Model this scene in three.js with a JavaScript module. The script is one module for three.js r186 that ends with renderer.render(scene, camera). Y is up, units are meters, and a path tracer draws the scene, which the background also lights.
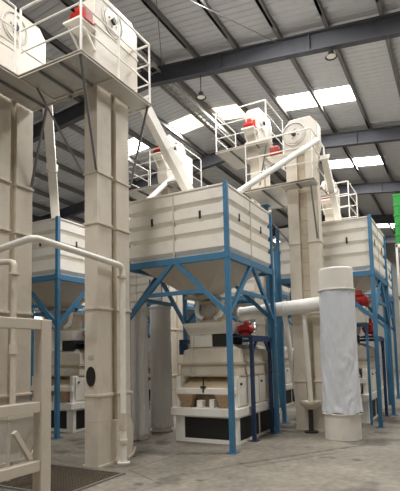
import * as THREE from 'three';
import { mergeGeometries } from 'three/addons/utils/BufferGeometryUtils.js';
import { RoundedBoxGeometry } from 'three/addons/geometries/RoundedBoxGeometry.js';
import { ImprovedNoise } from 'three/addons/math/ImprovedNoise.js';
import { RectAreaLightUniformsLib } from 'three/addons/lights/RectAreaLightUniformsLib.js';

// ---------------------------------------------------------------- camera, sky, lights, exposure
const scene = new THREE.Scene();
const FOC = 482.95, CY = 309.24;
const camera = new THREE.PerspectiveCamera(2 * Math.atan(CY / FOC) * 180 / Math.PI, 400 / (2 * CY), 0.05, 200);
camera.position.set(0, 1.6, 0);
camera.rotation.set(0.093036, 0.493692, -0.0228844, 'YXZ');
camera.setViewOffset(400, 2 * CY, 0, 0, 400, 491);          // the photograph is cropped below its optical centre
const renderer = new THREE.WebGLRenderer();
renderer.toneMapping = THREE.LinearToneMapping;
renderer.toneMappingExposure = 1.0;
renderer.shadowMap.enabled = true;
scene.background = new THREE.Color().setRGB(1.5, 1.55, 1.6); // overcast sky seen through the wall windows
RectAreaLightUniformsLib.init();
const SKY_L = 48, SKY_GLOW = 9;                           // skylight sheets: light given and glow seen
const BAY = 6.5, RIDGE_X = -8.1, SLOPE = 0.116, RAFTER_RIDGE = 10.0, ROOF_RIDGE = 10.72;
const roofY = (x) => ROOF_RIDGE - SLOPE * Math.abs(x - RIDGE_X);
const SHEET = BAY / 6, SHEET0 = -12.1;
const SKY_ADDED = [0.08, 2.68], SKY_A = [-5.1, -2.53], SKY_D = [-7.62, -6.42], SKY_C = [-9.5, -8.3], SKY_E = [-12.17, -10.88];  // first strip is unseen, added to light the right sides of the bins
const skylightRows = [], rowStrips = new Map();               // strips per roof bay; the first two rows are unseen, added for light
for (const [k, strips] of [[-3, [SKY_A]], [-2, [SKY_A]], [-1, [SKY_A, SKY_ADDED]], [0, [SKY_A, SKY_D, SKY_C, SKY_E, SKY_ADDED]], [1, [SKY_A, SKY_E]], [3, [SKY_A, SKY_E]]]) {
  const z = SHEET0 - SHEET * 3.5 - BAY * k; if (z < 6.5) { skylightRows.push(z); rowStrips.set(z, strips); }
}
const skylightsIn = (z) => rowStrips.get(skylightRows.find((r) => Math.abs(r - z) < 0.05)) ?? [];
for (const z of skylightRows) for (const [x0, x1] of skylightsIn(z)) {
  const l = new THREE.RectAreaLight(new THREE.Color().setRGB(1.0, 0.98, 0.95), SKY_L, x1 - x0, SHEET - 0.06);
  const xm = (x0 + x1) / 2;
  l.position.set(xm, roofY(xm) - 0.12, z);
  l.rotation.x = -Math.PI / 2;
  l.castShadow = true;
  scene.add(l);
}

// ---------------------------------------------------------------- helpers
const V = (x, y, z) => new THREE.Vector3(x, y, z);
let seed = 7;
const rnd = () => { seed = (seed + 0x6d2b79f5) | 0; let t = Math.imul(seed ^ (seed >>> 15), 1 | seed); t = (t + Math.imul(t ^ (t >>> 7), 61 | t)) ^ t; return ((t ^ (t >>> 14)) >>> 0) / 4294967296; };
const PN = new ImprovedNoise();
const fbm = (x, y, z, o = 4) => { let s = 0, a = 0.5; for (let i = 0; i < o; i++) { s += a * PN.noise(x, y, z); x *= 2.03; y *= 2.03; z += 7.7; a *= 0.5; } return s; };
const names = new Map();
const numbered = (n) => { const b = n.replace(/_\d{3}$/, ''), k = names.get(b) ?? 0; names.set(b, k + 1); return k ? b + '_' + String(k).padStart(3, '0') : b; };

function finish(g) {                                          // non-indexed, uv in metres from the dominant normal axis
  g = g.index ? g.toNonIndexed() : g;
  for (const k of Object.keys(g.attributes)) if (k !== 'position' && k !== 'normal') g.deleteAttribute(k);
  const p = g.attributes.position, uv = new Float32Array(p.count * 2), a = V(0, 0, 0), b = V(0, 0, 0), c = V(0, 0, 0);
  for (let i = 0; i < p.count; i += 3) {
    a.fromBufferAttribute(p, i); b.fromBufferAttribute(p, i + 1); c.fromBufferAttribute(p, i + 2);
    const n = b.clone().sub(a).cross(c.clone().sub(a)), ax = Math.abs(n.x), ay = Math.abs(n.y), az = Math.abs(n.z);
    [a, b, c].forEach((q, k) => {
      const [u, v] = ay >= ax && ay >= az ? [q.x, q.z] : ax >= az ? [q.z, q.y] : [q.x, q.y];
      uv[(i + k) * 2] = u; uv[(i + k) * 2 + 1] = v;
    });
  }
  g.setAttribute('uv', new THREE.BufferAttribute(uv, 2));
  g.morphAttributes = {};
  return g;
}
function part(name, geos, mat, parent, label) {               // one named mesh under its thing
  const list = (Array.isArray(geos) ? geos : [geos]).map(finish);
  const m = new THREE.Mesh(list.length > 1 ? mergeGeometries(list) : list[0], mat);
  m.name = name; m.castShadow = m.receiveShadow = true;
  if (label) m.userData.label = label;
  if (parent) parent.add(m);
  return m;
}
function thing(name, label, category, pos = [0, 0, 0], turn = 0, group) {
  const o = new THREE.Group(); o.name = numbered(name); o.position.set(...pos); o.rotation.y = turn;
  o.userData = { label, category }; if (group) o.userData.group = group;
  scene.add(o); return o;
}
function copy(o, label, pos, turn, group) {
  const c = o.clone(); c.name = numbered(o.name); c.position.set(...pos); if (turn !== undefined) c.rotation.y = turn;
  c.userData.label = label; if (group) c.userData.group = group;
  scene.add(c); return c;
}
function struct(name) { const o = new THREE.Group(); o.name = name; o.userData = { kind: 'structure' }; scene.add(o); return o; }
// box by limits
const bx = (x0, x1, y0, y1, z0, z1) => { const g = new THREE.BoxGeometry(Math.abs(x1 - x0), Math.abs(y1 - y0), Math.abs(z1 - z0)); g.translate((x0 + x1) / 2, (y0 + y1) / 2, (z0 + z1) / 2); return g; };
const rbx = (x0, x1, y0, y1, z0, z1, r = 0.012) => { const g = new RoundedBoxGeometry(Math.abs(x1 - x0), Math.abs(y1 - y0), Math.abs(z1 - z0), 2, r); g.translate((x0 + x1) / 2, (y0 + y1) / 2, (z0 + z1) / 2); return g; };
function along(g, a, b) {                                     // a geometry built along +y, length 1 centred, laid from a to b
  const d = b.clone().sub(a);
  g.applyMatrix4(new THREE.Matrix4().compose(a.clone().add(b).multiplyScalar(0.5), new THREE.Quaternion(), V(1, 1, 1)).multiply(frame(d)));
  return g;
}
function frame(d) {                                           // y along d, z kept as close to world-up's partner as possible
  const y = d.clone().normalize();
  let x = Math.abs(y.y) > 0.98 ? V(1, 0, 0) : V(0, 1, 0).cross(y).normalize();
  const z = x.clone().cross(y).normalize(); x = y.clone().cross(z).normalize();
  return new THREE.Matrix4().makeBasis(x, y, z);
}
const bar = (a, b, w, h = w) => along(new THREE.BoxGeometry(w, a.distanceTo(b), h), a, b);
const rod = (a, b, r, n = 12) => along(new THREE.CylinderGeometry(r, r, a.distanceTo(b), n), a, b);
const cone = (a, b, ra, rb, n = 20) => along(new THREE.CylinderGeometry(rb, ra, a.distanceTo(b), n), a, b);
const disc = (c, dir, r, t, n = 20) => rod(c.clone().addScaledVector(dir, -t / 2), c.clone().addScaledVector(dir, t / 2), r, n);
function pipe(pts, r, bend = 0.15, n = 14) {                  // a tube with rounded elbows
  const path = new THREE.CurvePath(); let last = pts[0];
  for (let i = 1; i < pts.length; i++) {
    if (i === pts.length - 1) { path.add(new THREE.LineCurve3(last, pts[i])); break; }
    const p = pts[i], a = p.clone().add(pts[i - 1].clone().sub(p).setLength(bend)), b = p.clone().add(pts[i + 1].clone().sub(p).setLength(bend));
    path.add(new THREE.LineCurve3(last, a)); path.add(new THREE.QuadraticBezierCurve3(a, p, b)); last = b;
  }
  return new THREE.TubeGeometry(path, 16 * pts.length, r, n, false);
}
function frustum(b, t, y0, y1) {                              // b, t = [x0, x1, z0, z1]
  const q = (r, y) => [[r[0], y, r[3]], [r[1], y, r[3]], [r[1], y, r[2]], [r[0], y, r[2]]], B = q(b, y0), T = q(t, y1), f = [];
  const quad = (a, b2, c, d) => f.push(...a, ...b2, ...c, ...a, ...c, ...d);
  for (let i = 0; i < 4; i++) quad(B[i], B[(i + 1) % 4], T[(i + 1) % 4], T[i]);
  quad(T[0], T[1], T[2], T[3]); quad(B[3], B[2], B[1], B[0]);
  const g = new THREE.BufferGeometry(); g.setAttribute('position', new THREE.Float32BufferAttribute(f, 3)); g.computeVertexNormals(); return g;
}
function prismX(pts, x0, x1, bevel = 0) {                     // outline given as [z, y], extruded along x
  const s = new THREE.Shape(pts.map(([z, y]) => new THREE.Vector2(-z, y)));
  const g = new THREE.ExtrudeGeometry(s, { depth: x1 - x0 - 2 * bevel, bevelEnabled: bevel > 0, bevelThickness: bevel, bevelSize: bevel, bevelOffset: -bevel, bevelSegments: 2 });
  g.rotateY(Math.PI / 2); g.translate(x0 + bevel, 0, 0); return g;
}

// ---------------------------------------------------------------- materials
function tex(size, metres, fn) {                              // fn(u, v) with u, v in 0..1 gives sRGB 0..255
  const d = new Uint8Array(size * size * 4);
  for (let j = 0; j < size; j++) for (let i = 0; i < size; i++) { const c = fn(i / size, j / size), k = (j * size + i) * 4; d[k] = c[0]; d[k + 1] = c[1]; d[k + 2] = c[2]; d[k + 3] = 255; }
  const t = new THREE.DataTexture(d, size, size); t.wrapS = t.wrapT = THREE.MirroredRepeatWrapping; t.magFilter = THREE.LinearFilter; t.minFilter = THREE.LinearMipmapLinearFilter; t.generateMipmaps = true;
  t.colorSpace = THREE.SRGBColorSpace; t.repeat.set(1 / metres, 1 / metres); t.needsUpdate = true; return t;
}
const clamp = (x, a = 0, b = 255) => Math.max(a, Math.min(b, x));
function painted(rgb, dirt, amount, freq = 5) {               // paint with mottling, dusty patches and small specks
  return tex(384, 2.4, (u, v) => {
    const m = fbm(u * freq, v * freq, 3.1), s = Math.max(0, fbm(u * freq * 2.2 + 9, v * freq * 1.1, 8.4, 4) - 0.05), k = fbm(u * 60, v * 60, 1.7, 2);
    const t = clamp(amount * (s * 2.2 + Math.max(0, m) * 0.9) + (k > 0.36 ? amount * 0.5 : 0), 0, 1), g = 1 + m * 0.06 + k * 0.03;
    return rgb.map((c, i) => clamp((c * (1 - t) + dirt[i] * t) * g));
  });
}
const std = (o) => new THREE.MeshStandardMaterial(o);
const mCream = std({ map: painted([240, 235, 226], [190, 178, 156], 0.2), roughness: 0.5 });
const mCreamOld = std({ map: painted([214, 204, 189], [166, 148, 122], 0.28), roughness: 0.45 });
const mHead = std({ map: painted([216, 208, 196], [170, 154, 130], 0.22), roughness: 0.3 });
const mWhite = std({ map: painted([244, 241, 235], [196, 186, 168], 0.22), roughness: 0.42 });
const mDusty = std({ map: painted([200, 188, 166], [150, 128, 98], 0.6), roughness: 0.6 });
const mGal = std({ map: painted([190, 188, 182], [150, 146, 138], 0.4), roughness: 0.5, metalness: 0.25 });
const mBlue = std({ map: painted([68, 124, 162], [50, 92, 120], 0.3), roughness: 0.42 });
const mNavy = std({ map: painted([32, 56, 94], [46, 58, 78], 0.3), roughness: 0.45 });
const mRed = std({ map: painted([178, 44, 34], [110, 40, 32], 0.35), roughness: 0.4 });
const mBlack = std({ color: '#1c1a19', roughness: 0.55 });
const mDark = std({ color: '#2e2b28', roughness: 0.7 });
const mBrown = std({ map: painted([148, 128, 104], [98, 80, 60], 0.6, 9), roughness: 0.8 });
const mDeck = std({ map: painted([186, 168, 140], [140, 118, 90], 0.5, 9), roughness: 0.75 });
const mSack = std({ map: tex(256, 0.3, (u, v) => { const w = (Math.sin(u * 250) + Math.sin(v * 250)) * 14 + fbm(u * 9, v * 9, 2) * 40; return [168 + w, 142 + w, 112 + w]; }), roughness: 0.95 });
const mRafter = std({ map: painted([82, 84, 92], [62, 60, 62], 0.35), roughness: 0.6 });
const mPurlin = std({ map: painted([116, 114, 113], [92, 88, 84], 0.35), roughness: 0.65 });
const mRoof = std({ map: painted([200, 202, 206], [176, 175, 175], 0.3, 3), roughness: 0.55 });
const mWall = std({ map: painted([178, 176, 170], [148, 142, 130], 0.4, 3), roughness: 0.8 });
const mGlow = std({ color: '#e9e6dc', roughness: 0.8, emissive: new THREE.Color().setRGB(1, 0.98, 0.93), emissiveIntensity: SKY_GLOW });
const mGlowWarm = std({ color: '#e9e2cc', roughness: 0.8, emissive: new THREE.Color().setRGB(1, 0.9, 0.66), emissiveIntensity: SKY_GLOW * 0.14 });
const mPlastic = new THREE.MeshPhysicalMaterial({ color: '#dfe3ea', roughness: 0.32, clearcoat: 0.3, clearcoatRoughness: 0.3 });
const mPlasticGrey = new THREE.MeshPhysicalMaterial({ color: '#d2d0cb', roughness: 0.4, clearcoat: 0.2, clearcoatRoughness: 0.35 });
const mGreen = std({ map: painted([42, 152, 62], [30, 112, 46], 0.3), roughness: 0.45 });
const mSteel = std({ color: '#8f8d88', roughness: 0.4, metalness: 0.6 });
const mGrate = std({ map: painted([112, 101, 88], [82, 68, 54], 0.5, 8), roughness: 0.55, metalness: 0.3 });
const mPit = std({ map: painted([62, 55, 47], [40, 34, 28], 0.5, 8), roughness: 0.8 });
const mGlass = new THREE.MeshPhysicalMaterial({ color: '#ffffff', roughness: 0.25, transmission: 1, thickness: 0, ior: 1.45 });

// floor: one map for the near concrete (unique stains and joints), one that repeats beyond
const FX0 = -13, FZ0 = -15, FS = 17;                          // near slab: x -13..4, z -15..2
const marks = [                                               // joints and scuffed lines read from the photograph, in metres: x0, z0, x1, z1, width, darkness
  [-2.95, -6.6, -1.6, -8.7, 0.06, 0.45], [-2.75, -6.5, -1.75, -8.1, 0.05, 0.25], [-2.95, -6.6, -3.6, -5.4, 0.03, 0.3], [-4.15, -7.05, -4.22, -5.66, 0.02, 0.5], [-4.22, -5.66, -3.4, -5.2, 0.02, 0.4],
  [-4.15, -7.05, -6.4, -7.1, 0.02, 0.35], [-13, -4.0, 4, -4.05, 0.015, 0.4], [-13, -10.4, 4, -10.4, 0.015, 0.35], [0.4, -15, 0.4, 2, 0.015, 0.35],
];
const segDist = (x, z, [x0, z0, x1, z1]) => { const dx = x1 - x0, dz = z1 - z0, t = clamp(((x - x0) * dx + (z - z0) * dz) / (dx * dx + dz * dz), 0, 1); return Math.hypot(x - x0 - t * dx, z - z0 - t * dz); };
function concrete(x, z, withMarks) {
  const big = fbm(x * 0.35, z * 0.35, 4.2, 4), mid = fbm(x * 1.7, z * 1.7, 9.1, 4), fine = fbm(x * 11, z * 11, 2.2, 3), sw = fbm(x * 0.5 + z * 0.9, (x - z) * 0.16, 6.6, 4);
  let g = 1 + big * 0.14 + mid * 0.2 + fine * 0.26 + sw * 0.16;
  const st = fbm(x * 0.9 + 20, z * 0.9, 3.3, 4); if (st > 0.16) g *= 1 - Math.min(0.24, (st - 0.16) * 2.0);
  const oil = fbm(x * 2.6 + 40, z * 2.6 - 8, 1.3, 3); if (oil > 0.3) g *= 1 - Math.min(0.3, (oil - 0.3) * 3);
  if (withMarks) for (const m of marks) { const w = m[4] * (1 + 0.9 * fbm(x * 3, z * 3, 5.5, 2)), d = segDist(x + 0.06 * fbm(x * 2, z * 2, 8, 2), z, m); if (d < w) g *= 1 - m[5] * (1 - d / w) * (0.7 + 0.9 * fbm(x * 5, z * 5, 1, 2)); }
  return [clamp(133 * g), clamp(126 * g), clamp(115 * g)];
}
const nearTex = tex(1400, FS, (u, v) => concrete(FX0 + u * FS, FZ0 + v * FS, true));
nearTex.offset.set(-FX0 / FS, -FZ0 / FS);
const mFloorNear = std({ map: nearTex, roughness: 0.62 });
const mFloor = std({ map: tex(512, 9, (u, v) => concrete(u * 9 + 50, v * 9, false)), roughness: 0.65 });

// ---------------------------------------------------------------- the hall
const HX0 = -24, HX1 = 8, HZ0 = -42, HZ1 = 7;
const floor = struct('floor');
part('concrete_slab', bx(FX0, FX0 + FS, -0.2, 0, FZ0, FZ0 + FS), mFloorNear, floor);
part('concrete_slab', bx(HX0, FX0, -0.2, 0, HZ0, HZ1), mFloor, floor);
part('concrete_slab', bx(FX0 + FS, HX1, -0.2, 0, HZ0, HZ1), mFloor, floor);
part('concrete_slab', bx(FX0, FX0 + FS, -0.2, 0, HZ0, FZ0), mFloor, floor);
part('concrete_slab', bx(FX0, FX0 + FS, -0.2, 0, FZ0 + FS, HZ1), mFloor, floor);

const ceiling = struct('ceiling');
function sheetGeo(x0, x1, z0, z1) {                           // trapezoid ribs running down the slope (along x), with an upper skin
  const ya = roofY(x0), yb = roofY(x1), P = [], n = 5, w = (z0 - z1) / n;
  const prof = []; for (let i = 0; i < n; i++) { const z = z0 - i * w; prof.push([z, 0], [z - w * 0.62, 0], [z - w * 0.72, 0.022], [z - w * 0.9, 0.022]); } prof.push([z1, 0]);
  const q = (a, b, c, d) => P.push(...a, ...b, ...c, ...a, ...c, ...d);
  for (let i = 0; i + 1 < prof.length; i++) { const [za, ha] = prof[i], [zb, hb] = prof[i + 1]; q([x0, ya + ha, za], [x0, ya + hb, zb], [x1, yb + hb, zb], [x1, yb + ha, za]); }
  const t = 0.06; q([x0, ya + t, z0], [x1, yb + t, z0], [x1, yb + t, z1], [x0, ya + t, z1]);
  q([x0, ya, z0], [x1, yb, z0], [x1, yb + t, z0], [x0, ya + t, z0]); q([x0, ya, z1], [x0, ya + t, z1], [x1, yb + t, z1], [x1, yb, z1]);
  const g = new THREE.BufferGeometry(); g.setAttribute('position', new THREE.Float32BufferAttribute(P, 3)); g.computeVertexNormals(); return g;
}
for (let i = -18; i < 29; i++) {
  const z0 = SHEET0 - i * SHEET, z1 = z0 - SHEET, zc = (z0 + z1) / 2;
  const row = skylightRows.some((z) => Math.abs(z - zc) < 0.05);
  const cuts = row ? skylightsIn(zc).slice().sort((a, b) => a[0] - b[0]) : [];
  let x = HX0 - 0.2; const runs = [];
  for (const [a, b] of cuts) { runs.push([x, a, 0]); runs.push([a, b, 1]); x = b; }
  runs.push([x, HX1 + 0.2, 0]);
  for (const [a, b, sky] of runs) for (const [p, q] of a < RIDGE_X && b > RIDGE_X ? [[a, RIDGE_X], [RIDGE_X, b]] : [[a, b]])
    part(sky ? 'skylight_sheet' : 'roof_sheet', sheetGeo(p, q, z0, z1), sky ? (p < -6 && p > -11 ? mGlowWarm : mGlow) : mRoof, ceiling, sky ? (p < -6 && p > -11 ? 'yellowed translucent skylight sheet' : 'bright white translucent skylight sheet') : undefined);  // right-hand strip and the rows nearest the camera are added, unseen skylights
}
const purlinGeo = (() => { const s = [bx(-0.035, 0.035, -0.2, 0, HZ0, HZ1), bx(-0.035, 0.06, -0.2, -0.185, HZ0, HZ1), bx(-0.06, 0.035, -0.015, 0, HZ0, HZ1)]; return mergeGeometries(s.map(finish)); })();
for (const [s, o] of [[1, 0.48], [1, 1.72], [1, 3.0], [1, 4.3], [1, 5.57], [1, 6.88], [1, 8.18], [1, 9.48], [1, 10.78], [1, 12.1], [1, 13.4], [1, 14.7], [-1, 0.16], [-1, 1.43], [-1, 2.75], [-1, 4.1], [-1, 5.4], [-1, 6.7], [-1, 8.0], [-1, 9.3], [-1, 10.6], [-1, 11.9], [-1, 13.2], [-1, 14.5]]) {
  const x = RIDGE_X + s * o; if (x < HX0 + 0.2 || x > HX1 - 0.2) continue;
  const m = part('purlin', purlinGeo.clone(), mPurlin, ceiling); m.position.set(x, roofY(x) - 0.005, 0);
}
function rafterHalf(z, s) {                                   // welded I-section, one half of a portal frame
  const xe = s > 0 ? HX1 : HX0, yt = (x) => roofY(x) - 0.21, yb = (x) => RAFTER_RIDGE - SLOPE * Math.abs(x - RIDGE_X), g = [];
  const slab = (t0, t1, w) => { const P = [[RIDGE_X, t0(RIDGE_X)], [xe, t0(xe)], [xe, t1(xe)], [RIDGE_X, t1(RIDGE_X)]]; const sh = new THREE.Shape(P.map((p) => new THREE.Vector2(...p))); const e = new THREE.ExtrudeGeometry(sh, { depth: w, bevelEnabled: false }); e.translate(0, 0, z - w / 2); g.push(e); };
  slab(yb, yt, 0.03); slab((x) => yb(x), (x) => yb(x) + 0.03, 0.22); slab((x) => yt(x) - 0.03, yt, 0.22);
  for (let k = 1; k < 7; k++) { const x = RIDGE_X + s * k * 2.55; if (x > HX0 && x < HX1) g.push(bx(x - 0.01, x + 0.01, yb(x), yt(x), z - 0.1, z + 0.1)); }
  return g;
}
for (let k = -2; k <= 4; k++) for (const s of [-1, 1]) part('rafter', rafterHalf(-12 - BAY * k, s), mRafter, ceiling);
for (const [x0, x1] of [[-7.58, -3.8], [-12.4, -8.6]]) for (const k of [-1]) {
  const za = -12 - BAY * k, zb = za - BAY, y0 = roofY(x0) - 0.3, y1 = roofY(x1) - 0.3;
  part('bracing_rod', rod(V(x0, y0, za), V(x1, y1, zb), 0.012, 6), mPurlin, ceiling);
  part('bracing_rod', rod(V(x1, y1, za), V(x0, y0, zb), 0.012, 6), mPurlin, ceiling);
}
// walls with window openings on the left and at the back
function wallAlong(name, axis, at, a0, a1, height, openings) {
  const w = struct(name), t = 0.25, put = (u0, u1, y0, y1) => u1 - u0 > 0.01 && y1 - y0 > 0.01 && part('wall_cladding', axis === 'x' ? bx(u0, u1, y0, y1, at - t, at) : bx(at - t, at, y0, y1, u0, u1), mWall, w);
  let u = a0;
  for (const [o0, o1, y0, y1] of openings) { put(u, o0, 0, height); put(o0, o1, 0, y0); put(o0, o1, y1, height); u = o1; }
  put(u, a1, 0, height);
  return w;
}
const leftWins = [], backWins = [];
for (let z = -38; z < -2; z += 5) leftWins.push([z, z + 2, 2.4, 5.0]);
for (let x = -22; x < -9; x += 4.5) backWins.push([x, x + 1.8, 2.2, 4.6]);
wallAlong('wall_left', 'z', HX0, HZ0, HZ1, 9.2, leftWins);
wallAlong('wall_back', 'x', HZ0, HX0, HX1, 11.2, backWins);
wallAlong('wall_right', 'z', HX1 + 0.25, HZ0, HZ1, 9.2, []);
wallAlong('wall_front', 'x', HZ1 + 0.25, HX0, HX1, 11.2, []);
let wn = 0;
function windowAt(axis, at, u0, u1, y0, y1) {
  const w = struct('window_' + (++wn)), f = [], mk = (a, b, c, d, t0 = 0.18, t1 = 0.08) => axis === 'x' ? bx(a, b, c, d, at - t0, at - t1) : bx(at - t0, at - t1, c, d, a, b);
  f.push(mk(u0, u1, y0, y0 + 0.06), mk(u0, u1, y1 - 0.06, y1), mk(u0, u0 + 0.06, y0, y1), mk(u1 - 0.06, u1, y0, y1), mk((u0 + u1) / 2 - 0.03, (u0 + u1) / 2 + 0.03, y0, y1));
  for (let k = 1; k < 4; k++) f.push(mk(u0, u1, y0 + (y1 - y0) * k / 4 - 0.02, y0 + (y1 - y0) * k / 4 + 0.02));
  part('window_frame', f, mWhite, w);
  part('pane', mk(u0 + 0.06, u1 - 0.06, y0 + 0.06, y1 - 0.06, 0.131, 0.129), mGlass, w);
}
for (const [a, b, c, d] of leftWins) windowAt('z', HX0, a, b, c, d);
for (const [a, b, c, d] of backWins) windowAt('x', HZ0, a, b, c, d);

// ---------------------------------------------------------------- storage bins on blue frames
const BW = 2.08, BD = 2.15;                                    // origin at the front right post
function tierGeo(L, y0, y1) {                                 // folded sheet panel: flat face, folded in at its foot
  const s = new THREE.Shape([[0, y1], [-0.1, y1], [-0.1, y0], [-0.06, y0], [-0.06, y0 + 0.04], [0, y0 + 0.11]].map((p) => new THREE.Vector2(...p)));
  const g = new THREE.ExtrudeGeometry(s, { depth: L, bevelEnabled: false }); g.rotateY(-Math.PI / 2); return g;   // x -L..0, outward +z
}
function makeBin(label) {
  const t = thing('grain_bin', label, 'grain bin');
  const tiers = [[4.16, 4.47], [3.885, 4.155], [3.625, 3.88], [3.31, 3.62]];
  for (const [y0, y1] of tiers) {
    const gf = finish(tierGeo(BW / 2 - 0.045, y0, y1)), gs = finish(tierGeo(BD / 2 - 0.045, y0, y1));
    const put = (g, x, z, r) => { const m = part('wall_panel', g, mCream, t); m.position.set(x, 0, z); m.rotation.y = r; };
    put(gf, -0.04, 0, 0); put(gf, -BW / 2 - 0.005, 0, 0);
    put(gf, -BW + 0.04, -BD, Math.PI); put(gf, -BW / 2 + 0.005, -BD, Math.PI);
    put(gs, 0, -BD + 0.04, Math.PI / 2); put(gs, 0, -BD / 2 + 0.005, Math.PI / 2);
    put(gs, -BW, -0.04, -Math.PI / 2); put(gs, -BW, -BD / 2 - 0.005, -Math.PI / 2);
  }
  for (const [x, z, w, d] of [[-BW / 2, 0.004, 0.03, 0.012], [-BW / 2, -BD - 0.004, 0.03, 0.012], [0.004, -BD / 2, 0.012, 0.03], [-BW - 0.004, -BD / 2, 0.012, 0.03]]) part('seam_strip', bx(x - w / 2, x + w / 2, 3.3, 4.47, z - d / 2, z + d / 2), mCreamOld, t);
  part('top_rim', [bx(-BW - 0.02, 0.02, 4.47, 4.5, -0.1, 0.02), bx(-BW - 0.02, 0.02, 4.47, 4.5, -BD - 0.02, -BD + 0.1), bx(-0.1, 0.02, 4.47, 4.5, -BD, 0), bx(-BW - 0.02, -BW + 0.1, 4.47, 4.5, -BD, 0)], mCream, t);
  part('bin_lid', frustum([-BW + 0.1, -0.1, -BD + 0.1, -0.1], [-BW + 0.6, -0.6, -BD + 0.6, -0.6], 4.47, 4.6), mCream, t);
  for (const x of [-0.5, -1.5]) { part('level_slot', bx(x - 0.02, x + 0.02, 3.95, 4.09, -0.005, 0.012), mBlack, t, 'narrow black level slot'); }
  for (const z of [-0.55, -1.6]) part('level_slot', bx(-0.005, 0.012, 3.95, 4.09, z - 0.02, z + 0.02), mBlack, t, 'narrow black level slot');
  part('hopper_cone', frustum([-BW / 2 - 0.2, -BW / 2 + 0.2, -BD / 2 - 0.2, -BD / 2 + 0.2], [-BW + 0.06, -0.06, -BD + 0.06, -0.06], 2.72, 3.32), mCreamOld, t, 'tapered discharge cone');
  part('slide_gate', [rbx(-BW / 2 - 0.27, -BW / 2 + 0.27, 2.66, 2.73, -BD / 2 - 0.27, -BD / 2 + 0.27), bx(-BW / 2 - 0.04, -BW / 2 + 0.04, 2.67, 2.71, -BD / 2 + 0.27, -BD / 2 + 0.5)], mGal, t);
  // frame
  for (const [x, z] of [[0, 0], [-BW, 0], [0, -BD], [-BW, -BD]]) {
    part('post', [rbx(x - 0.042, x + 0.042, 0.015, 3.32, z - 0.042, z + 0.042, 0.008), rbx(x - 0.038, x + 0.038, 3.32, 4.52, z - 0.038, z + 0.038, 0.008), rbx(x - 0.052, x + 0.052, 3.2, 3.32, z - 0.052, z + 0.052, 0.008)], mBlue, t);
    part('base_plate', bx(x - 0.085, x + 0.085, 0, 0.015, z - 0.085, z + 0.085), mBlue, t);
  }
  const span = (a, b) => {                                    // ring beam with K bracing between two posts
    const m = a.clone().add(b).multiplyScalar(0.5), at = (p, y) => V(p.x, y, p.z), u = b.clone().sub(a).normalize();
    part('ring_beam', bar(at(a, 3.25), at(b, 3.25), 0.07, 0.11), mBlue, t);
    for (const [p, s] of [[a, 1], [b, -1]]) {
      part('brace', bar(at(m, 3.21).addScaledVector(u, -0.05 * s), at(p, 2.28).addScaledVector(u, 0.03 * s), 0.06, 0.075), mBlue, t);
    }
    const q = (s) => m.clone().addScaledVector(u, s * 0.58).setY(2.68);
    part('tie', bar(q(-1), q(1), 0.05, 0.07), mBlue, t);
  };
  span(V(-BW, 0, 0), V(0, 0, 0)); span(V(0, 0, 0), V(0, 0, -BD)); span(V(0, 0, -BD), V(-BW, 0, -BD)); span(V(-BW, 0, -BD), V(-BW, 0, 0));
  return t;
}

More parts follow.
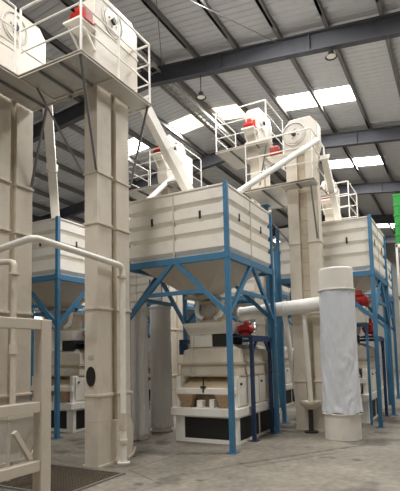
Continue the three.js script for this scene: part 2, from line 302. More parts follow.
// ---------------------------------------------------------------- the seed cleaning machines under the bins
function makeCleaner(label) {                                 // origin at the front right foot, 1.27 wide, 2.1 deep
  const t = thing('seed_cleaner', label, 'machine'), W = 1.27, D = 2.1;
  part('base_cabinet', bx(-W + 0.03, -0.03, 0.02, 0.47, -D + 0.03, -0.03), mWhite, t);
  part('base_frame', [bx(-W, 0, 0, 0.07, -0.03, 0), bx(-W, 0, 0.45, 0.48, -0.03, 0), bx(-W, -W + 0.19, 0.07, 0.45, -0.03, 0), bx(-0.17, 0, 0.07, 0.45, -0.03, 0),
    bx(-0.03, 0, 0, 0.05, -D, -0.03), bx(-0.03, 0, 0.45, 0.48, -D, -0.03), bx(-0.03, 0, 0.05, 0.45, -0.1, -0.03), bx(-0.03, 0, 0.05, 0.45, -1.06, -1.02), bx(-0.03, 0, 0.05, 0.45, -D, -D + 0.05)], mWhite, t);
  part('vent_panel', bx(-W + 0.19, -0.17, 0.07, 0.45, -0.03, -0.012), mBlack, t, 'black mesh panel on front');
  part('vent_panel', bx(-0.03, -0.012, 0.05, 0.45, -1.02, -0.1), mBlack, t, 'black mesh panel on side');
  part('vent_panel', bx(-0.03, -0.012, 0.05, 0.45, -D + 0.05, -1.06), mBlack, t, 'black mesh panel on side');
  part('ledge', rbx(-W - 0.05, 0.05, 0.48, 0.63, -D, 0.1, 0.015), mWhite, t);
  part('tray_housing', bx(-W + 0.06, -0.1, 0.63, 0.86, -D + 0.05, -0.12), mBrown, t);
  for (const x of [-0.1, -W + 0.02]) part('side_skirt', bx(x, x + 0.08, 0.63, 1.2, -D + 0.02, -0.02), mWhite, t);
  for (const [a, b] of [[-W + 0.12, -W + 0.4], [-0.38, -0.12]]) part('discharge_sleeve', frustum([a + 0.06, b - 0.04, -0.06, 0.06], [a - 0.02, b + 0.02, -0.1, 0.1], 0.635, 0.87), mSack, t, 'brown woven discharge sleeve');
  for (const [a, b, h] of [[-0.8, -0.68, 0.13], [-0.54, -0.44, 0.15]]) part('sample_box', rbx(a, b, 0.63, 0.63 + h, -0.1, 0.03, 0.01), mWhite, t);
  part('front_rail', rbx(-W + 0.02, -0.02, 0.87, 0.98, -0.16, 0.02, 0.01), mWhite, t);
  { // sloping grain deck, wider at its foot
    const P = [[-W + 0.08, 0.98, -0.05], [-0.12, 0.98, -0.05], [-0.26, 1.16, -0.4], [-W + 0.2, 1.16, -0.4]], Q = P.map(([x, y, z]) => [x, y - 0.03, z - 0.01]), f = [];
    const q = (a, b, c, d) => f.push(...a, ...b, ...c, ...a, ...c, ...d);
    q(P[0], P[1], P[2], P[3]); q(Q[3], Q[2], Q[1], Q[0]); for (let i = 0; i < 4; i++) q(Q[i], Q[(i + 1) % 4], P[(i + 1) % 4], P[i]);
    const g = new THREE.BufferGeometry(); g.setAttribute('position', new THREE.Float32BufferAttribute(f, 3)); g.computeVertexNormals();
    part('grain_deck', g, mDeck, t, 'dusty brown sloping grain deck');
  }
  part('clamp_handle', [rod(V(-0.66, 0.9, 0.035), V(-0.66, 1.16, 0.0), 0.014), rod(V(-0.71, 1.0, 0.03), V(-0.61, 1.0, 0.03), 0.02), disc(V(-0.66, 1.16, 0.0), V(0, 0, 1), 0.03, 0.03)], mBlack, t, 'black clamp handle');
  part('deck_cover', bx(-W + 0.1, -0.1, 0.86, 1.185, -D + 0.02, -0.42), mDusty, t);
  part('upper_housing', [frustum([-W - 0.02, 0.0, -D, -0.2], [-W, -0.02, -D, -0.23], 1.2, 1.42), frustum([-W + 0.02, -0.02, -D + 0.02, -0.24], [-W + 0.05, -0.05, -D + 0.06, -0.27], 1.44, 1.68)], mCreamOld, t);
  for (const y of [1.405, 1.185]) part('housing_lip', bx(-W - 0.04, 0.02, y, y + 0.03, -D, -0.17), mDusty, t);
  for (let k = 0; k < 4; k++) {
    const z1 = -0.08 - k * 0.5, z0 = z1 - 0.46;
    const m = part('side_panel', rbx(-0.02, 0.008, 0.66, 1.17, z0, z1, 0.008), mCream, t);
    part('knob', disc(V(0.02, 1.05, z1 - 0.08), V(1, 0, 0), 0.022, 0.03), mBlack, m);
  }
  part('roof_cover', frustum([-W + 0.06, -0.06, -D + 0.12, -0.28], [-W + 0.28, -0.24, -D + 0.5, -0.4], 1.68, 1.78), mCreamOld, t);
  part('inlet_box', bx(-1.1, -0.62, 1.74, 1.98, -0.95, -0.3), mCream, t);
  part('air_intake', bx(-0.62, -0.28, 1.75, 1.97, -0.95, -0.32), mDark, t, 'dark open air intake');
  part('inlet_funnel', frustum([-1.12, -0.28, -0.97, -0.28], [-1.22, -0.22, -1.1, -0.22], 1.98, 2.2), mCream, t);
  part('inlet_neck', [rbx(-0.98, -0.42, 2.2, 2.26, -0.95, -0.35), rbx(-0.9, -0.5, 2.26, 2.6, -0.85, -0.43, 0.02), rbx(-0.94, -0.46, 2.58, 2.64, -0.89, -0.39)], mDusty, t);
  part('sight_window', disc(V(-0.7, 2.44, -0.425), V(0, 0, 1), 0.12, 0.03), mGal, t, 'round sight glass');
  for (const s of [-1, 1]) part('neck_pipe', pipe([V(-0.7 + s * 0.12, 2.28, -0.36), V(-0.7 + s * 0.27, 2.36, -0.36), V(-0.7 + s * 0.27, 2.62, -0.4)], 0.045, 0.08), mCream, t);
  for (const x of [-1.02, -0.95]) part('cord', rod(V(x, 1.2, -0.1), V(x, 1.95, -0.2), 0.006, 6), mGal, t);
  part('levelling_foot', [[-0.1, -0.1], [-W + 0.1, -0.1], [-0.1, -D + 0.1], [-W + 0.1, -D + 0.1]].map(([x, z]) => rod(V(x, 0, z), V(x, 0.04, z), 0.04)), mDark, t);
  return t;
}

// ---------------------------------------------------------------- motors and the navy stand
function motorParts(parent, c, dir, s = 1, mat = mRed) {      // electric motor about 0.42 long
  const d = dir.clone().normalize(), at = (k) => c.clone().addScaledVector(d, k * s), g = [rod(at(-0.13), at(0.12), 0.105 * s, 24)];
  for (let k = -5; k <= 5; k++) g.push(disc(at(k * 0.022), d, 0.12 * s, 0.008 * s, 24));
  part('motor_body', g, mat, parent, 'red finned motor body');
  part('end_bell', cone(at(0.12), at(0.18), 0.115 * s, 0.07 * s), mat, parent); part('fan_cowl', cone(at(-0.2), at(-0.13), 0.1 * s, 0.12 * s), mat, parent);
  part('terminal_box', rbx(c.x - 0.06 * s, c.x + 0.06 * s, c.y + 0.1 * s, c.y + 0.19 * s, c.z - 0.06 * s, c.z + 0.06 * s), mat, parent);
  part('shaft', rod(at(0.18), at(0.26), 0.02 * s), mSteel, parent);
}
function makeMotor(label, pos, turn = 0, s = 1) {
  const t = thing('electric_motor', label, 'motor', pos, turn);
  motorParts(t, V(0, 0.16 * s, 0), V(0, 0, 1), s);
  part('mounting_foot', [rbx(-0.12 * s, 0.12 * s, 0, 0.02, -0.12 * s, 0.1 * s, 0.005), bx(-0.08 * s, -0.05 * s, 0.02, 0.1 * s, -0.1 * s, 0.08 * s), bx(0.05 * s, 0.08 * s, 0.02, 0.1 * s, -0.1 * s, 0.08 * s)], mRed, t);
  return t;
}
function makeStand(label, pos) {                              // navy platform straddling the machine; origin front right foot
  const t = thing('motor_stand', label, 'stand', pos), W = 1.5, D = 0.95, H = 1.9;
  for (const [x, z] of [[0, 0], [0, -D]]) { part('post', rbx(x - 0.034, x + 0.034, 0.012, H - 0.08, z - 0.034, z + 0.034, 0.006), mNavy, t); part('base_plate', bx(x - 0.08, x + 0.08, 0, 0.012, z - 0.08, z + 0.08), mNavy, t); }
  for (const z of [0, -D]) { part('bracket', rbx(-W - 0.045, -W + 0.12, H - 0.3, H - 0.08, z - 0.04, z + 0.04, 0.006), mNavy, t); if (z < 0) part('cross_beam', bx(-W, 0, H - 0.07, H - 0.01, z - 0.03, z + 0.03), mNavy, t); }
  part('beam', bx(-0.04, 0.04, H - 0.08, H, -D - 0.04, 0.04), mNavy, t); part('beam', bx(-W - 0.04, -W + 0.04, H - 0.08, H, -D - 0.04, 0.04), mNavy, t);
  for (const x of [0]) for (const [za, zb] of [[-0.05, -0.26], [-D + 0.05, -D + 0.26]]) part('gusset', bar(V(x, H - 0.28, za), V(x, H - 0.06, zb), 0.04), mNavy, t);
  part('motor_bed', bx(-0.38, 0.02, H, H + 0.03, -D + 0.1, 0.1), mNavy, t);
  return t;
}

// ---------------------------------------------------------------- bucket elevators
function makeElevator(label, H, { L = 0.8, leg = 0.34, w = 0.25, top = 1.53, front = 0.05, back = 0.27, flare = 0.25, bands = [1.03, 2.32, 3.62, 4.41] } = {}) {   // origin: front right foot corner; length runs to -z; H = top of legs
  const t = thing('bucket_elevator', label, 'elevator');
  const legZ = [[0, -leg], [-L + leg, -L]];
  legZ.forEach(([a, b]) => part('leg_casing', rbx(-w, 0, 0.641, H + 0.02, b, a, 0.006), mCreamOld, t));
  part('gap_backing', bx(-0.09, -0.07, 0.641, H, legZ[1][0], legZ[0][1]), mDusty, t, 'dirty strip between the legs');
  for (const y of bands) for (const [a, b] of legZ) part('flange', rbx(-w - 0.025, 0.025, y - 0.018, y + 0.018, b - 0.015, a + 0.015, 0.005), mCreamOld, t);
  // boot with a rounded tail
  const tail = [[0, 0.03], [0, 0.64], [-L, 0.64], [-L - 0.06, 0.5], [-L - 0.06, 0.2], [-L, 0.08], [-L + 0.12, 0.03]];
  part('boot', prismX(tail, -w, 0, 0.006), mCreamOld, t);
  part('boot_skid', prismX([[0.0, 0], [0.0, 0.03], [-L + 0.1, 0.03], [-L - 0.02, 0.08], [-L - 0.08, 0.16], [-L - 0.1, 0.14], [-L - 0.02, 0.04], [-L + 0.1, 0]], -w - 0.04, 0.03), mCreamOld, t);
  part('inspection_window', [along(new THREE.CylinderGeometry(0.085, 0.085, 0.02, 28), V(-w / 2, 1.31, -0.004), V(-w / 2, 1.31, 0.016)).applyMatrix4(new THREE.Matrix4().makeTranslation(0, 1.31, 0).multiply(new THREE.Matrix4().makeScale(1, 1.7, 1)).multiply(new THREE.Matrix4().makeTranslation(0, -1.31, 0)))], mBlack, t, 'black oval inspection window');
  part('name_plate', bx(-w / 2 - 0.05, -w / 2 + 0.05, 1.56, 1.62, 0, 0.006), mGal, t);
  // head
  const y = H, hx0 = -w - 0.08, hx1 = 0.01;
  const yt = y + top, zb = -L - back, prof = [[0, y], [front, y + flare * 0.8], [front, yt - 0.17], [front - 0.15, yt], [zb + 0.15, yt], [zb, yt - 0.17], [zb, y + flare + 0.1], [-L, y]];
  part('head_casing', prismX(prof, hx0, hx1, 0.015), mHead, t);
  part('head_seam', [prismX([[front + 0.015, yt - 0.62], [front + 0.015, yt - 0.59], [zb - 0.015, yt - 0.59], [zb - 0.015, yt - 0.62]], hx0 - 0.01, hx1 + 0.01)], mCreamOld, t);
  const pc = V(hx1, yt - 0.33, (front + zb) / 2 + 0.13), pr = 0.2;
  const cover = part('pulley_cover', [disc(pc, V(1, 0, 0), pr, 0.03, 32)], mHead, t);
  { const r = new THREE.TorusGeometry(pr + 0.05, 0.014, 8, 36); r.rotateY(Math.PI / 2); r.translate(pc.x + 0.005, pc.y, pc.z); part('cover_ring', r, mGal, cover); }
  part('bearing_hub', [disc(V(pc.x + 0.03, pc.y, pc.z), V(1, 0, 0), 0.05, 0.06)], mBlack, cover);
  for (let k = 0; k < 4; k++) part('bolt', disc(V(pc.x + 0.02, pc.y + 0.1 * Math.sin(k * 1.571 + 0.3), pc.z + 0.1 * Math.cos(k * 1.571 + 0.3)), V(1, 0, 0), 0.018, 0.02), mSteel, cover);
  // drive
  const mo = part('motor_bracket', [bar(V(-0.26, yt - 1.05, front), V(-0.26, yt - 0.74, 0.36), 0.03), bar(V(0.0, yt - 1.05, front), V(0.0, yt - 0.74, 0.36), 0.03), bx(-0.3, 0.04, yt - 0.75, yt - 0.72, front, 0.42)], mCream, t);
  motorParts(mo, V(-0.14, yt - 0.6, 0.24), V(-1, 0, 0), 0.85);
  part('gearbox', rbx(-0.02, 0.06, yt - 0.72, yt - 0.52, 0.14, 0.34, 0.02), mRed, mo);
  return t;
}

// ---------------------------------------------------------------- railed platforms
function makePlatform(label, y, rects, rails, braces, group) {
  const t = thing('railed_platform', label, 'platform', [0, 0, 0], 0, group);
  for (const [x0, x1, z0, z1] of rects) {
    part('deck_plate', bx(x0, x1, y + 0.01, y + 0.035, z0, z1), mGal, t);
    const g = [bx(x0, x1, y - 0.005, y + 0.05, z1 - 0.012, z1), bx(x0, x1, y - 0.005, y + 0.05, z0, z0 + 0.012), bx(x0, x0 + 0.012, y - 0.005, y + 0.05, z0 + 0.012, z1 - 0.012), bx(x1 - 0.012, x1, y - 0.005, y + 0.05, z0 + 0.012, z1 - 0.012)];
    part('edge_channel', g, mCreamOld, t);
    const nx = Math.floor((x1 - x0) / 0.55); for (let k = 1; k <= nx; k++) { const x = x0 + (x1 - x0) * k / (nx + 1); part('joist', bx(x - 0.016, x + 0.016, y - 0.025, y + 0.01, z0 + 0.02, z1 - 0.02), mPurlin, t); }
  }
  for (const pts of rails) for (let i = 0; i + 1 < pts.length; i++) {
    const a = V(pts[i][0], y, pts[i][1]), b = V(pts[i + 1][0], y, pts[i + 1][1]), n = Math.max(1, Math.round(a.distanceTo(b) / 1.1));
    for (const h of [0.4, 0.75, 1.1]) part('rail', rod(a.clone().setY(y + h), b.clone().setY(y + h), h > 1 ? 0.017 : 0.013, 8), mWhite, t);
    for (let k = i ? 1 : 0; k <= n; k++) { const p = a.clone().lerp(b, k / n); part('post', rod(p.clone().setY(y + 0.03), p.clone().setY(y + 1.1), 0.017, 8), mWhite, t); }
  }
  for (const [p, q] of braces) part('brace', bar(V(...p), V(...q), 0.032), mPurlin, t);
  return t;
}
function spout(name, label, category, a, b, w) {              // square chute with end flanges
  const t = thing(name, label, category), d = b.clone().sub(a).normalize();
  part('chute_body', bar(a, b, w, w), mWhite, t);
  for (const [p, s] of [[a, 1], [b, -1], [a.clone().lerp(b, 0.5), 0]]) part('flange', bar(p.clone().addScaledVector(d, s === 0 ? -0.02 : 0), p.clone().addScaledVector(d, s === 0 ? 0.02 : s * 0.04), w + 0.06, w + 0.06), mCream, t);
  return t;
}

// ---------------------------------------------------------------- plastic wrapped drums
function makeDrum(label, pos, r, h, y0, y1, wrapMat, base, crinkle = 1) {
  const t = thing('wrapped_duct', label, 'duct', pos);
  const pts = [[0.001, h], [r * 0.94, h], [r * 0.985, h - 0.012], [r, h - 0.04], [r, 0.02], [r * 0.98, 0], [0.001, 0]].reverse().map((p) => new THREE.Vector2(...p));
  part('duct_shell', new THREE.LatheGeometry(pts, 40), mCream, t);
  if (base) part('foot_ring', new THREE.LatheGeometry([[r + 0.002, 0.0], [r + 0.012, 0], [r + 0.012, base], [r + 0.045, base + 0.01], [r + 0.045, base + 0.03], [r + 0.002, base + 0.03]].map((p) => new THREE.Vector2(...p)), 40), mCream, t);
  const NU = 120, NV = 70, P = [], I = [];
  for (let j = 0; j <= NV; j++) for (let i = 0; i <= NU; i++) {
    const a = i / NU * Math.PI * 2, v = j / NV, y = y0 + (y1 - y0) * v, ca = Math.cos(a), sa = Math.sin(a);
    const fold = Math.abs(fbm(ca * 2.1 + pos[0] * 3, sa * 2.1 + y * 0.7, y * 0.9 + pos[2], 3)) * 0.06 * crinkle + Math.abs(fbm(ca * 3 + y * 1.5, sa * 3 + y * 2.2, y * 2.1 + 5, 3)) * 0.045 * crinkle;
    const edge = (v < 0.04 || v > 0.97) ? 0.006 * Math.sin(a * 9 + y) + 0.004 : 0.0, flare = 0.02 * Math.exp(-v * 8);
    const R = r + 0.004 + fold * (1.25 - 0.9 * v) + edge + flare;
    P.push(R * ca, y + (j === 0 ? 0.02 * Math.sin(a * 5) : j === NV ? 0.012 * Math.sin(a * 4 + 1) : 0), R * sa);
    if (i < NU && j < NV) { const k = j * (NU + 1) + i; I.push(k, k + NU + 1, k + 1, k + 1, k + NU + 1, k + NU + 2); }
  }
  const g = new THREE.BufferGeometry(); g.setAttribute('position', new THREE.Float32BufferAttribute(P, 3)); g.setIndex(I); g.computeVertexNormals();
  part('plastic_wrap', g, wrapMat, t, 'crinkled plastic film wrapped around duct');
  part('tape_band', new THREE.LatheGeometry([[r + 0.004, y1 - 0.02], [r + 0.03, y1 - 0.015], [r + 0.03, y1 + 0.02], [r + 0.004, y1 + 0.025]].map((p) => new THREE.Vector2(...p)), 40), mPlasticGrey, t);
  return t;
}

// ================================================================ placing everything
// bins
const bin = makeBin('large cream grain bin on blue frame in the centre of the hall');
bin.position.set(-3.36, 0, -7.25); bin.userData.group = 'cream grain bins on blue frames';
const BG = 'cream grain bins on blue frames';
copy(bin, 'cream grain bin partly hidden behind the tall elevator leg, at the left', [-7.2, 0, -7.25], 0, BG);
copy(bin, 'cream grain bin behind the plastic wrapped duct, at the right', [-1.58, 0, -10.75], 0, BG);
copy(bin, 'distant cream grain bin seen behind the central bin, right post beside elevator', [-4.55, 0, -13.1], 0, BG);
copy(bin, 'distant cream grain bin seen between the tall elevator and the central machine', [-8.4, 0, -13.1], 0, BG);
copy(bin, 'distant cream grain bin glimpsed between the leftmost elevator and the left bin', [-12.2, 0, -13.1], 0, BG);
copy(bin, 'farthest cream grain bin behind the right hand bin', [-1.95, 0, -15.2], 0, BG);
// machines under the bins
const cleaner = makeCleaner('cream seed cleaning machine with black mesh panels under the central bin');
cleaner.position.set(-3.55, 0, -7.9);
const CG = 'seed cleaning machines under the bins'; cleaner.userData.group = CG;
copy(cleaner, 'seed cleaning machine under the left bin, seen past the blue post', [-7.39, 0, -7.9], 0, CG);
copy(cleaner, 'seed cleaning machine under the right bin, behind the wrapped duct', [-1.9, 0, -11.3], 0, CG);
copy(cleaner, 'seed cleaning machine under the distant bin behind the central bin', [-4.75, 0, -13.7], 0, CG);
copy(cleaner, 'seed cleaning machine under the distant bin left of the central machine', [-8.6, 0, -13.7], 0, CG);
copy(cleaner, 'seed cleaning machine glimpsed between the leftmost elevator and the foreground frame', [-12.4, 0, -13.7], 0, CG);
// stands and their motors
const stand = makeStand('navy blue steel stand straddling the central machine', [-3.44, 0, -8.38]);
const SG = 'navy motor stands'; stand.userData.group = SG;
copy(stand, 'navy blue steel stand straddling the left machine', [-7.28, 0, -8.38], 0, SG);
copy(stand, 'navy blue steel stand under the right bin', [-1.72, 0, -11.75], 0, SG);
makeMotor('red electric motor on the navy stand beside the central machine', [-3.6, 1.93, -8.55], Math.PI / 2, 0.78);
makeMotor('red electric motor on the navy stand under the right bin', [-1.9, 1.93, -11.95], 0, 1.2);
makeMotor('red electric motor on the navy stand beside the left machine', [-7.44, 1.93, -8.55], 0, 1.1);
{ // air box with a larger motor on the right hand unit
  const t = thing('fan_box', 'cream fan box with red motor under the right bin', 'fan', [-2.05, 0, -10.9]);
  part('box_body', rbx(-0.35, 0.28, 2.2, 2.55, -0.25, 0.12, 0.02), mCream, t);
  part('support_leg', [bx(-0.33, -0.28, 0, 2.2, -0.2, -0.15), bx(0.21, 0.26, 0, 2.2, -0.2, -0.15)], mBlue, t);
  part('support_beam', bx(-0.33, 0.26, 2.12, 2.2, -0.24, -0.1), mBlue, t);
  motorParts(t, V(0.12, 2.68, -0.05), V(1, 0, 0.2), 1.25);
}

// elevators
const el = makeElevator('tall cream bucket elevator in front of the central bin, with oval window', 5.85);
el.position.set(-4.71, 0, -5.55);
const EG = 'bucket elevators'; el.userData.group = EG;
copy(el, 'leftmost cream bucket elevator cut by the picture edge', [-6.19, 0, -4.85], 0, EG);
const elFar = makeElevator('bucket elevator rising behind the central bin, red motor below the skylight', 6.6, { top: 1.43 });
elFar.position.set(-4.3, 0, -11.4); elFar.userData.group = EG;
copy(elFar, 'bucket elevator seen above the left end of the central bin', [-7.15, 0, -11.5], 0, EG);
const el2 = makeElevator('bucket elevator with eight sided head between the central and right bins', 5.85, { L: 0.66, leg: 0.24, top: 0.79, front: 0.03, back: 0.05, flare: 0.05, bands: [1.0, 2.4, 3.9] });
el2.position.set(-3.12, 0, -9.9); el2.rotation.y = -Math.PI / 2; el2.userData.group = EG;
copy(el2, 'distant bucket elevator above the right bin, behind its chute', [-3.02, 0, -13.95], 0, EG);
{ // rungs in the gap of that elevator belong to a ladder fixed beside it
  const t = thing('ladder', 'narrow cream ladder running up between the two elevator legs', 'ladder', [-2.79, 0, -9.97]);
  for (const s of [-1, 1]) part('stile', bx(s * 0.075 - 0.008, s * 0.075 + 0.008, 0.6, 5.2, -0.01, 0.01), mDusty, t);
  for (let y = 0.8; y < 5.1; y += 0.3) part('rung', rod(V(-0.07, y, 0), V(0.07, y, 0), 0.011, 8), mDusty, t);
}

// platforms
const P1 = 5.78;
makePlatform('high railed platform around the head of the tall elevator', P1,
  [[-5.58, -4.35, -5.53, -4.8], [-5.58, -4.98, -5.62, -5.53], [-4.68, -4.35, -6.52, -5.53], [-4.98, -4.68, -6.52, -6.39]],
  [[[-5.57, -4.82], [-4.37, -4.82], [-4.37, -6.5], [-4.97, -6.5]]],
  [[[-4.7, 4.42, -5.52], [-4.4, P1, -4.84]], [[-4.97, 4.42, -5.52], [-5.56, P1, -5.15]], [[-4.7, 4.42, -6.37], [-4.4, P1, -6.48]]]);
makePlatform('high railed platform beside the leftmost elevator', P1,
  [[-6.16, -5.58, -5.62, -3.6]],
  [[[-5.6, -4.75], [-5.6, -3.62], [-6.14, -3.62]]],
  [[[-6.17, 4.45, -5.6], [-5.82, P1, -5.6]], [[-6.17, 4.45, -4.9], [-5.7, P1, -4.5]]]);
makePlatform('railed platform around the elevator between the central and right bins', 5.08,
  [[-3.95, -3.15, -11.0, -9.5], [-3.15, -2.43, -9.88, -9.5], [-3.15, -2.43, -10.7, -10.18]],
  [[[-3.9, -9.52], [-2.45, -9.52], [-2.45, -10.6]]],
  [[[-2.5, 3.95, -9.88], [-2.5, 5.0, -9.55]], [[-3.13, 3.95, -9.95], [-3.9, 5.0, -9.95]]]);
makePlatform('railed platform around the elevator behind the central bin', 6.87,
  [[-5.4, -4.57, -12.45, -11.1], [-4.57, -3.95, -11.38, -11.1], [-4.57, -3.95, -12.45, -12.22], [-4.28, -3.95, -12.22, -11.38]],
  [[[-5.38, -12.4], [-5.38, -11.12], [-3.97, -11.12], [-3.97, -12.43]]], [[[-4.3, 5.9, -11.4], [-4.0, 6.8, -11.15]]]);
const p5 = makePlatform('railed platform above the left end of the central bin', 6.35,
  [[-8.45, -7.42, -12.5, -11.1], [-7.42, -6.55, -11.48, -11.1], [-7.42, -6.55, -12.5, -12.32], [-7.13, -6.55, -12.32, -11.48]],
  [[[-8.43, -12.4], [-8.43, -11.12], [-6.57, -11.12], [-6.57, -12.48]]], []);
part('guard_panel', bx(-6.56, -6.545, 6.5, 7.25, -11.9, -11.35), mWhite, p5, 'white guard panel');
makePlatform('distant railed platform above the right bin', 5.25,
  [[-3.5, -3.29, -14.9, -13.6], [-3.29, -2.5, -13.93, -13.6], [-3.0, -2.5, -14.9, -13.93], [-3.29, -3.0, -14.9, -14.65]],
  [[[-3.48, -13.62], [-2.52, -13.62], [-2.52, -14.88], [-3.48, -14.88]], [[-2.9, -13.62], [-2.9, -14.2]]], []);

// chutes
spout('grain_chute', 'cream square chute slanting down into the central bin', 'chute', V(-4.8, 6.2, -6.85), V(-4.4, 4.62, -7.95), 0.16).userData.group = 'slanting grain chutes';
spout('grain_chute', 'cream square chute slanting down into the left bin', 'chute', V(-6.22, 6.22, -5.98), V(-7.9, 4.6, -7.9), 0.17).userData.group = 'slanting grain chutes';
spout('grain_chute', 'cream square chute running down into the right bin', 'chute', V(-2.33, 5.75, -10.1), V(-2.34, 4.56, -11.35), 0.13).userData.group = 'slanting grain chutes';

// pipes
{ const t = thing('downpipe', 'cream pipe crossing the tall elevator and dropping to the floor', 'pipe');
  part('pipe_run', pipe([V(-5.9, 2.92, -4.18), V(-4.58, 3.09, -4.2), V(-4.58, 3.0, -5.98), V(-4.58, 0.62, -5.98)], 0.045, 0.09), mCream, t);
  for (const [y, r, h] of [[2.82, 0.075, 0.03], [0.62, 0.06, 0.26], [0.32, 0.07, 0.05]]) part('coupling', disc(V(-4.58, y, -5.98), V(0, 1, 0), r, h), mCreamOld, t);
  part('pipe_foot', [rod(V(-4.58, 0, -5.98), V(-4.58, 0.5, -5.98), 0.05), rod(V(-4.58, 0, -5.98), V(-4.58, 0.02, -5.98), 0.1)], mCream, t);
}
{ const t = thing('bent_pipe', 'cream pipe with an elbow in front of the leftmost elevator', 'pipe');
  part('pipe_run', pipe([V(-6.3, 3.02, -4.73), V(-5.53, 2.98, -4.73), V(-5.53, 0.72, -4.73)], 0.042, 0.09), mCreamOld, t);
  for (const [y, r, h] of [[2.8, 0.075, 0.03], [1.73, 0.06, 0.14]]) part('coupling', disc(V(-5.53, y, -4.73), V(0, 1, 0), r, h), mCreamOld, t);
  part('pipe_mouth', cone(V(-5.53, 0.62, -4.73), V(-5.53, 0.74, -4.73), 0.07, 0.05), mCream, t);
}
{ const t = thing('exhaust_duct', 'fat white horizontal duct joining the wrapped duct from the left', 'duct');
  part('duct_run', rod(V(-4.25, 2.46, -9.77), V(-2.29, 2.54, -9.45), 0.145, 28), mWhite, t);
  for (const c of [V(-3.15, 2.505, -9.59), V(-4.22, 2.46, -9.765)]) part('flange', disc(c, V(1, 0.04, 0.16).normalize(), 0.16, 0.03, 28), mCream, t);
}
{ const t = thing('slanted_pipe', 'thin cream pipe slanting from the fat duct to the floor', 'pipe');
  part('pipe_run', rod(V(-3.2, 2.36, -9.66), V(-3.17, 0.3, -10.3), 0.055), mCream, t); part('pipe_foot', [rod(V(-3.17, 0, -10.3), V(-3.17, 0.34, -10.3), 0.06)], mCream, t); }
{ const t = thing('slanted_pipe', 'thin cream pipe dropping from the fat duct beside the ladder elevator', 'pipe');
  part('pipe_run', rod(V(-2.77, 2.4, -9.6), V(-2.74, 0.56, -9.7), 0.05), mCream, t);
  part('catch_bowl', new THREE.LatheGeometry([[0.001, 0.46], [0.1, 0.46], [0.2, 0.55], [0.21, 0.62], [0.19, 0.62], [0.17, 0.56], [0.05, 0.5]].map((p) => new THREE.Vector2(...p)), 28).translate(-2.74, 0, -9.66), mCreamOld, t, 'shallow catch bowl');
  part('bowl_stem', [rod(V(-2.74, 0.02, -9.66), V(-2.74, 0.46, -9.66), 0.05), rod(V(-2.74, 0, -9.66), V(-2.74, 0.03, -9.66), 0.14)], mDark, t); }
{ const t = thing('transfer_pipe', 'long white pipe slanting down across the octagonal elevator head', 'pipe');
  part('pipe_run', rod(V(-2.36, 5.98, -9.72), V(-3.55, 4.52, -8.0), 0.058, 20), mWhite, t);
  for (const c of [V(-3.52, 4.556, -8.043), V(-2.4, 5.93, -9.78)]) part('flange', disc(c, V(-1.19, -1.46, 1.72).normalize(), 0.085, 0.03), mCream, t); }
{ const t = thing('transfer_pipe', 'white pipe slanting behind the left end of the central bin', 'pipe');
  part('pipe_run', rod(V(-6.9, 6.7, -11.46), V(-7.5, 4.55, -9.3), 0.07, 20), mWhite, t); part('flange', disc(V(-7.47, 4.65, -9.4), V(-0.6, -2.15, 2.16).normalize(), 0.1, 0.04), mCream, t); }

// wrapped ducts
makeDrum('upright duct wrapped in white plastic, standing on a cream foot at the right', [-2.03, 0, -9.25], 0.315, 3.16, 0.48, 2.74, mPlastic, 0.44);
makeDrum('grey plastic wrapped duct just right of the tall elevator leg', [-5.57, 0, -7.78], 0.17, 2.62, 0.1, 2.5, mPlasticGrey, 0, 0.6);
makeDrum('grey plastic wrapped duct left of the central machine', [-5.71, 0, -8.78], 0.215, 2.68, 0.1, 2.62, mPlasticGrey, 0, 0.6);

// blue column near the ladder elevator
{ const t = thing('support_column', 'slim blue column under the platform beside the ladder elevator', 'column', [-3.82, 0, -10.45]);
  part('shaft', rbx(-0.05, 0.05, 0.015, 5.0, -0.05, 0.05, 0.006), mBlue, t); part('base_plate', bx(-0.12, 0.12, 0, 0.015, -0.12, 0.12), mBlue, t); part('cap_plate', bx(-0.1, 0.1, 5.0, 5.02, -0.1, 0.1), mBlue, t); }

// foreground frame of square tube
{ const t = thing('tube_frame', 'cream square tube frame standing in the left foreground', 'frame'), X0 = -4.42, X1 = -4.3;
  for (const z of [-2.4, -4.08]) { part('post', rbx(X0 - 0.01, X1 + 0.01, 0.012, 2.05, z - 0.15, z, 0.01), mCreamOld, t); part('base_plate', bx(X0 - 0.05, X1 + 0.05, 0, 0.012, z - 0.17, z + 0.05), mCreamOld, t); }
  for (const y of [1.93, 0.98, 0.32]) part('rail', rbx(X0 + 0.003, X1 - 0.003, y, y + 0.12, -4.08, -2.52, 0.01), mCreamOld, t);
  part('strut', bar(V(-4.9, 0.05, -4.66), V(-4.9, 0.7, -4.22), 0.06), mCreamOld, t); }

// feed hopper beside the leftmost elevator
{ const t = thing('feed_hopper', 'low cream feed hopper at the foot of the leftmost elevator', 'hopper', [-5.6, 0, -4.75]);
  part('hopper_body', frustum([-0.1, 0.1, -0.1, 0.1], [-0.3, 0.3, -0.28, 0.28], 0.3, 0.8), mCream, t);
  part('hopper_rim', [bx(-0.33, 0.33, 0.8, 0.84, 0.25, 0.31), bx(-0.33, 0.33, 0.8, 0.84, -0.31, -0.25), bx(-0.33, -0.27, 0.8, 0.84, -0.25, 0.25), bx(0.27, 0.33, 0.8, 0.84, -0.25, 0.25)], mCreamOld, t);
  for (const [x, z] of [[-0.28, -0.26], [0.28, -0.26], [-0.28, 0.26], [0.28, 0.26]]) part('leg', rbx(x - 0.02, x + 0.02, 0, 0.8, z - 0.02, z + 0.02, 0.004), mCreamOld, t);
  part('outlet', bx(-0.4, 0.1, 0.2, 0.3, -0.1, 0.1), mCream, t); }

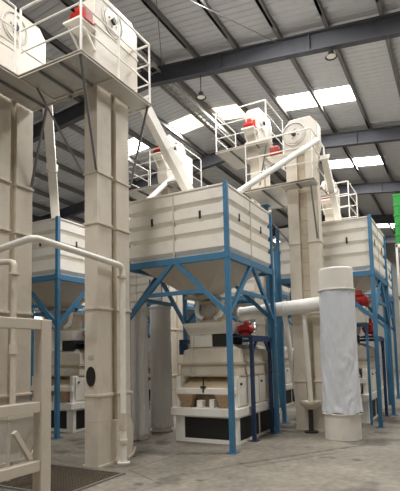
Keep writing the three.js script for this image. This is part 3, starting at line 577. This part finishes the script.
// floor grating
{ const t = thing('floor_grating', 'dark perforated steel grating set in the floor at the left', 'grating'), x0 = -5.9, x1 = -4.18, z0 = -5.4, z1 = -4.3, g = [];
  part('grating_frame', [bx(x0 - 0.04, x1 + 0.04, 0.001, 0.02, z1, z1 + 0.04), bx(x0 - 0.04, x1 + 0.04, 0.001, 0.02, z0 - 0.04, z0), bx(x0 - 0.04, x0, 0.001, 0.02, z0, z1), bx(x1, x1 + 0.04, 0.001, 0.02, z0, z1)], mSteel, t);
  for (let x = x0; x < x1; x += 0.05) g.push(bx(x, x + 0.012, 0.004, 0.018, z0, z1));
  for (let z = z0; z < z1; z += 0.05) g.push(bx(x0, x1, 0.004, 0.018, z, z + 0.012));
  part('grating_bars', g, mGrate, t).userData.kind = 'stuff';
  part('pit_cover', bx(x0, x1, 0.001, 0.004, z0, z1), mPit, t); }

// pendant lamps (switched off) below the near rafter
function lamp(label, x, y) {
  const t = thing('pendant_lamp', label, 'lamp', [x, y, -12]); t.userData.group = 'unlit pendant lamps';
  const top = RAFTER_RIDGE - SLOPE * Math.abs(x - RIDGE_X) - y;
  part('rod', rod(V(0, 0.14, 0), V(0, top, 0), 0.015, 8), mDark, t);
  part('ballast', new THREE.LatheGeometry([[0.001, 0.04], [0.06, 0.04], [0.075, 0.08], [0.06, 0.16], [0.001, 0.17]].map((p) => new THREE.Vector2(...p)), 20), mDark, t);
  part('shade', new THREE.LatheGeometry([[0.05, 0.06], [0.1, 0.045], [0.15, 0.0], [0.155, -0.01], [0.145, -0.008], [0.095, 0.035], [0.05, 0.05]].map((p) => new THREE.Vector2(...p)), 28), mDark, t);
  part('lens', disc(V(0, 0.012, 0), V(0, 1, 0), 0.115, 0.012, 24), mWhite, t);
}
lamp('unlit pendant lamp hanging near the ridge above the central bin', -6.26, 9.1);
lamp('unlit pendant lamp hanging above the largest skylight', -2.47, 9.12);

// cable tray along the ridge
{ const t = thing('cable_tray', 'galvanised cable tray running along the roof ridge', 'cable tray');
  for (const x of [-7.95, -7.65]) part('side_rail', bx(x - 0.012, x + 0.012, 10.28, 10.38, -30, -9), mGal, t);
  const g = []; for (let z = -9.2; z > -30; z -= 0.3) g.push(bx(-7.94, -7.66, 10.28, 10.3, z - 0.02, z + 0.02)); part('rungs', g, mGal, t).userData.kind = 'stuff';
  part('hanger', [-10, -14, -17, -20, -23, -27].map((z) => bx(-7.81, -7.79, 10.3, roofY(-7.8), z - 0.01, z + 0.01)), mGal, t); }

// green crates on a rack at the right edge
{ const t = thing('storage_rack', 'white steel rack under the green crates at the right edge', 'rack', [-1.38, 0, -13.6]);
  for (const [x, z] of [[0.03, 0], [1.5, 0], [0.03, -1.0], [1.5, -1.0]]) part('upright', rbx(x - 0.03, x + 0.03, 0, 4.38, z - 0.03, z + 0.03, 0.005), mWhite, t);
  for (const y of [1.6, 2.9, 4.3]) { part('shelf_beam', [bx(0, 1.53, y, y + 0.08, -0.03, 0.03), bx(0, 1.53, y, y + 0.08, -1.03, -0.97)], mWhite, t); part('shelf_board', bx(0, 1.53, y + 0.08, y + 0.1, -1.03, 0.03), mGal, t); }
  const n = ['bottom', 'second from the bottom', 'third from the bottom', 'fourth from the bottom', 'top'];
  for (let k = 0; k < 5; k++) {
    const c = thing('green_crate', 'bright green plastic crate, ' + n[k] + ' of the stack on the rack', 'crate', [-1.36, 4.4 + k * 0.27, -13.62], 0, 'green crates on the rack');
    part('crate_body', [frustum([0, 0.62, -0.42, 0], [-0.01, 0.63, -0.43, 0.01], 0, 0.24)], mGreen, c);
    part('crate_rim', rbx(-0.025, 0.645, 0.215, 0.268, -0.445, 0.025, 0.006), mGreen, c);
    part('crate_rib', [0.12, 0.31, 0.5].map((x) => bx(x - 0.012, x + 0.012, 0.01, 0.215, 0, 0.022)), mGreen, c);
  } }

scene.traverse((o) => { if (o.isMesh) { o.castShadow = true; o.receiveShadow = true; } });
scene.add(camera);
renderer.render(scene, camera);
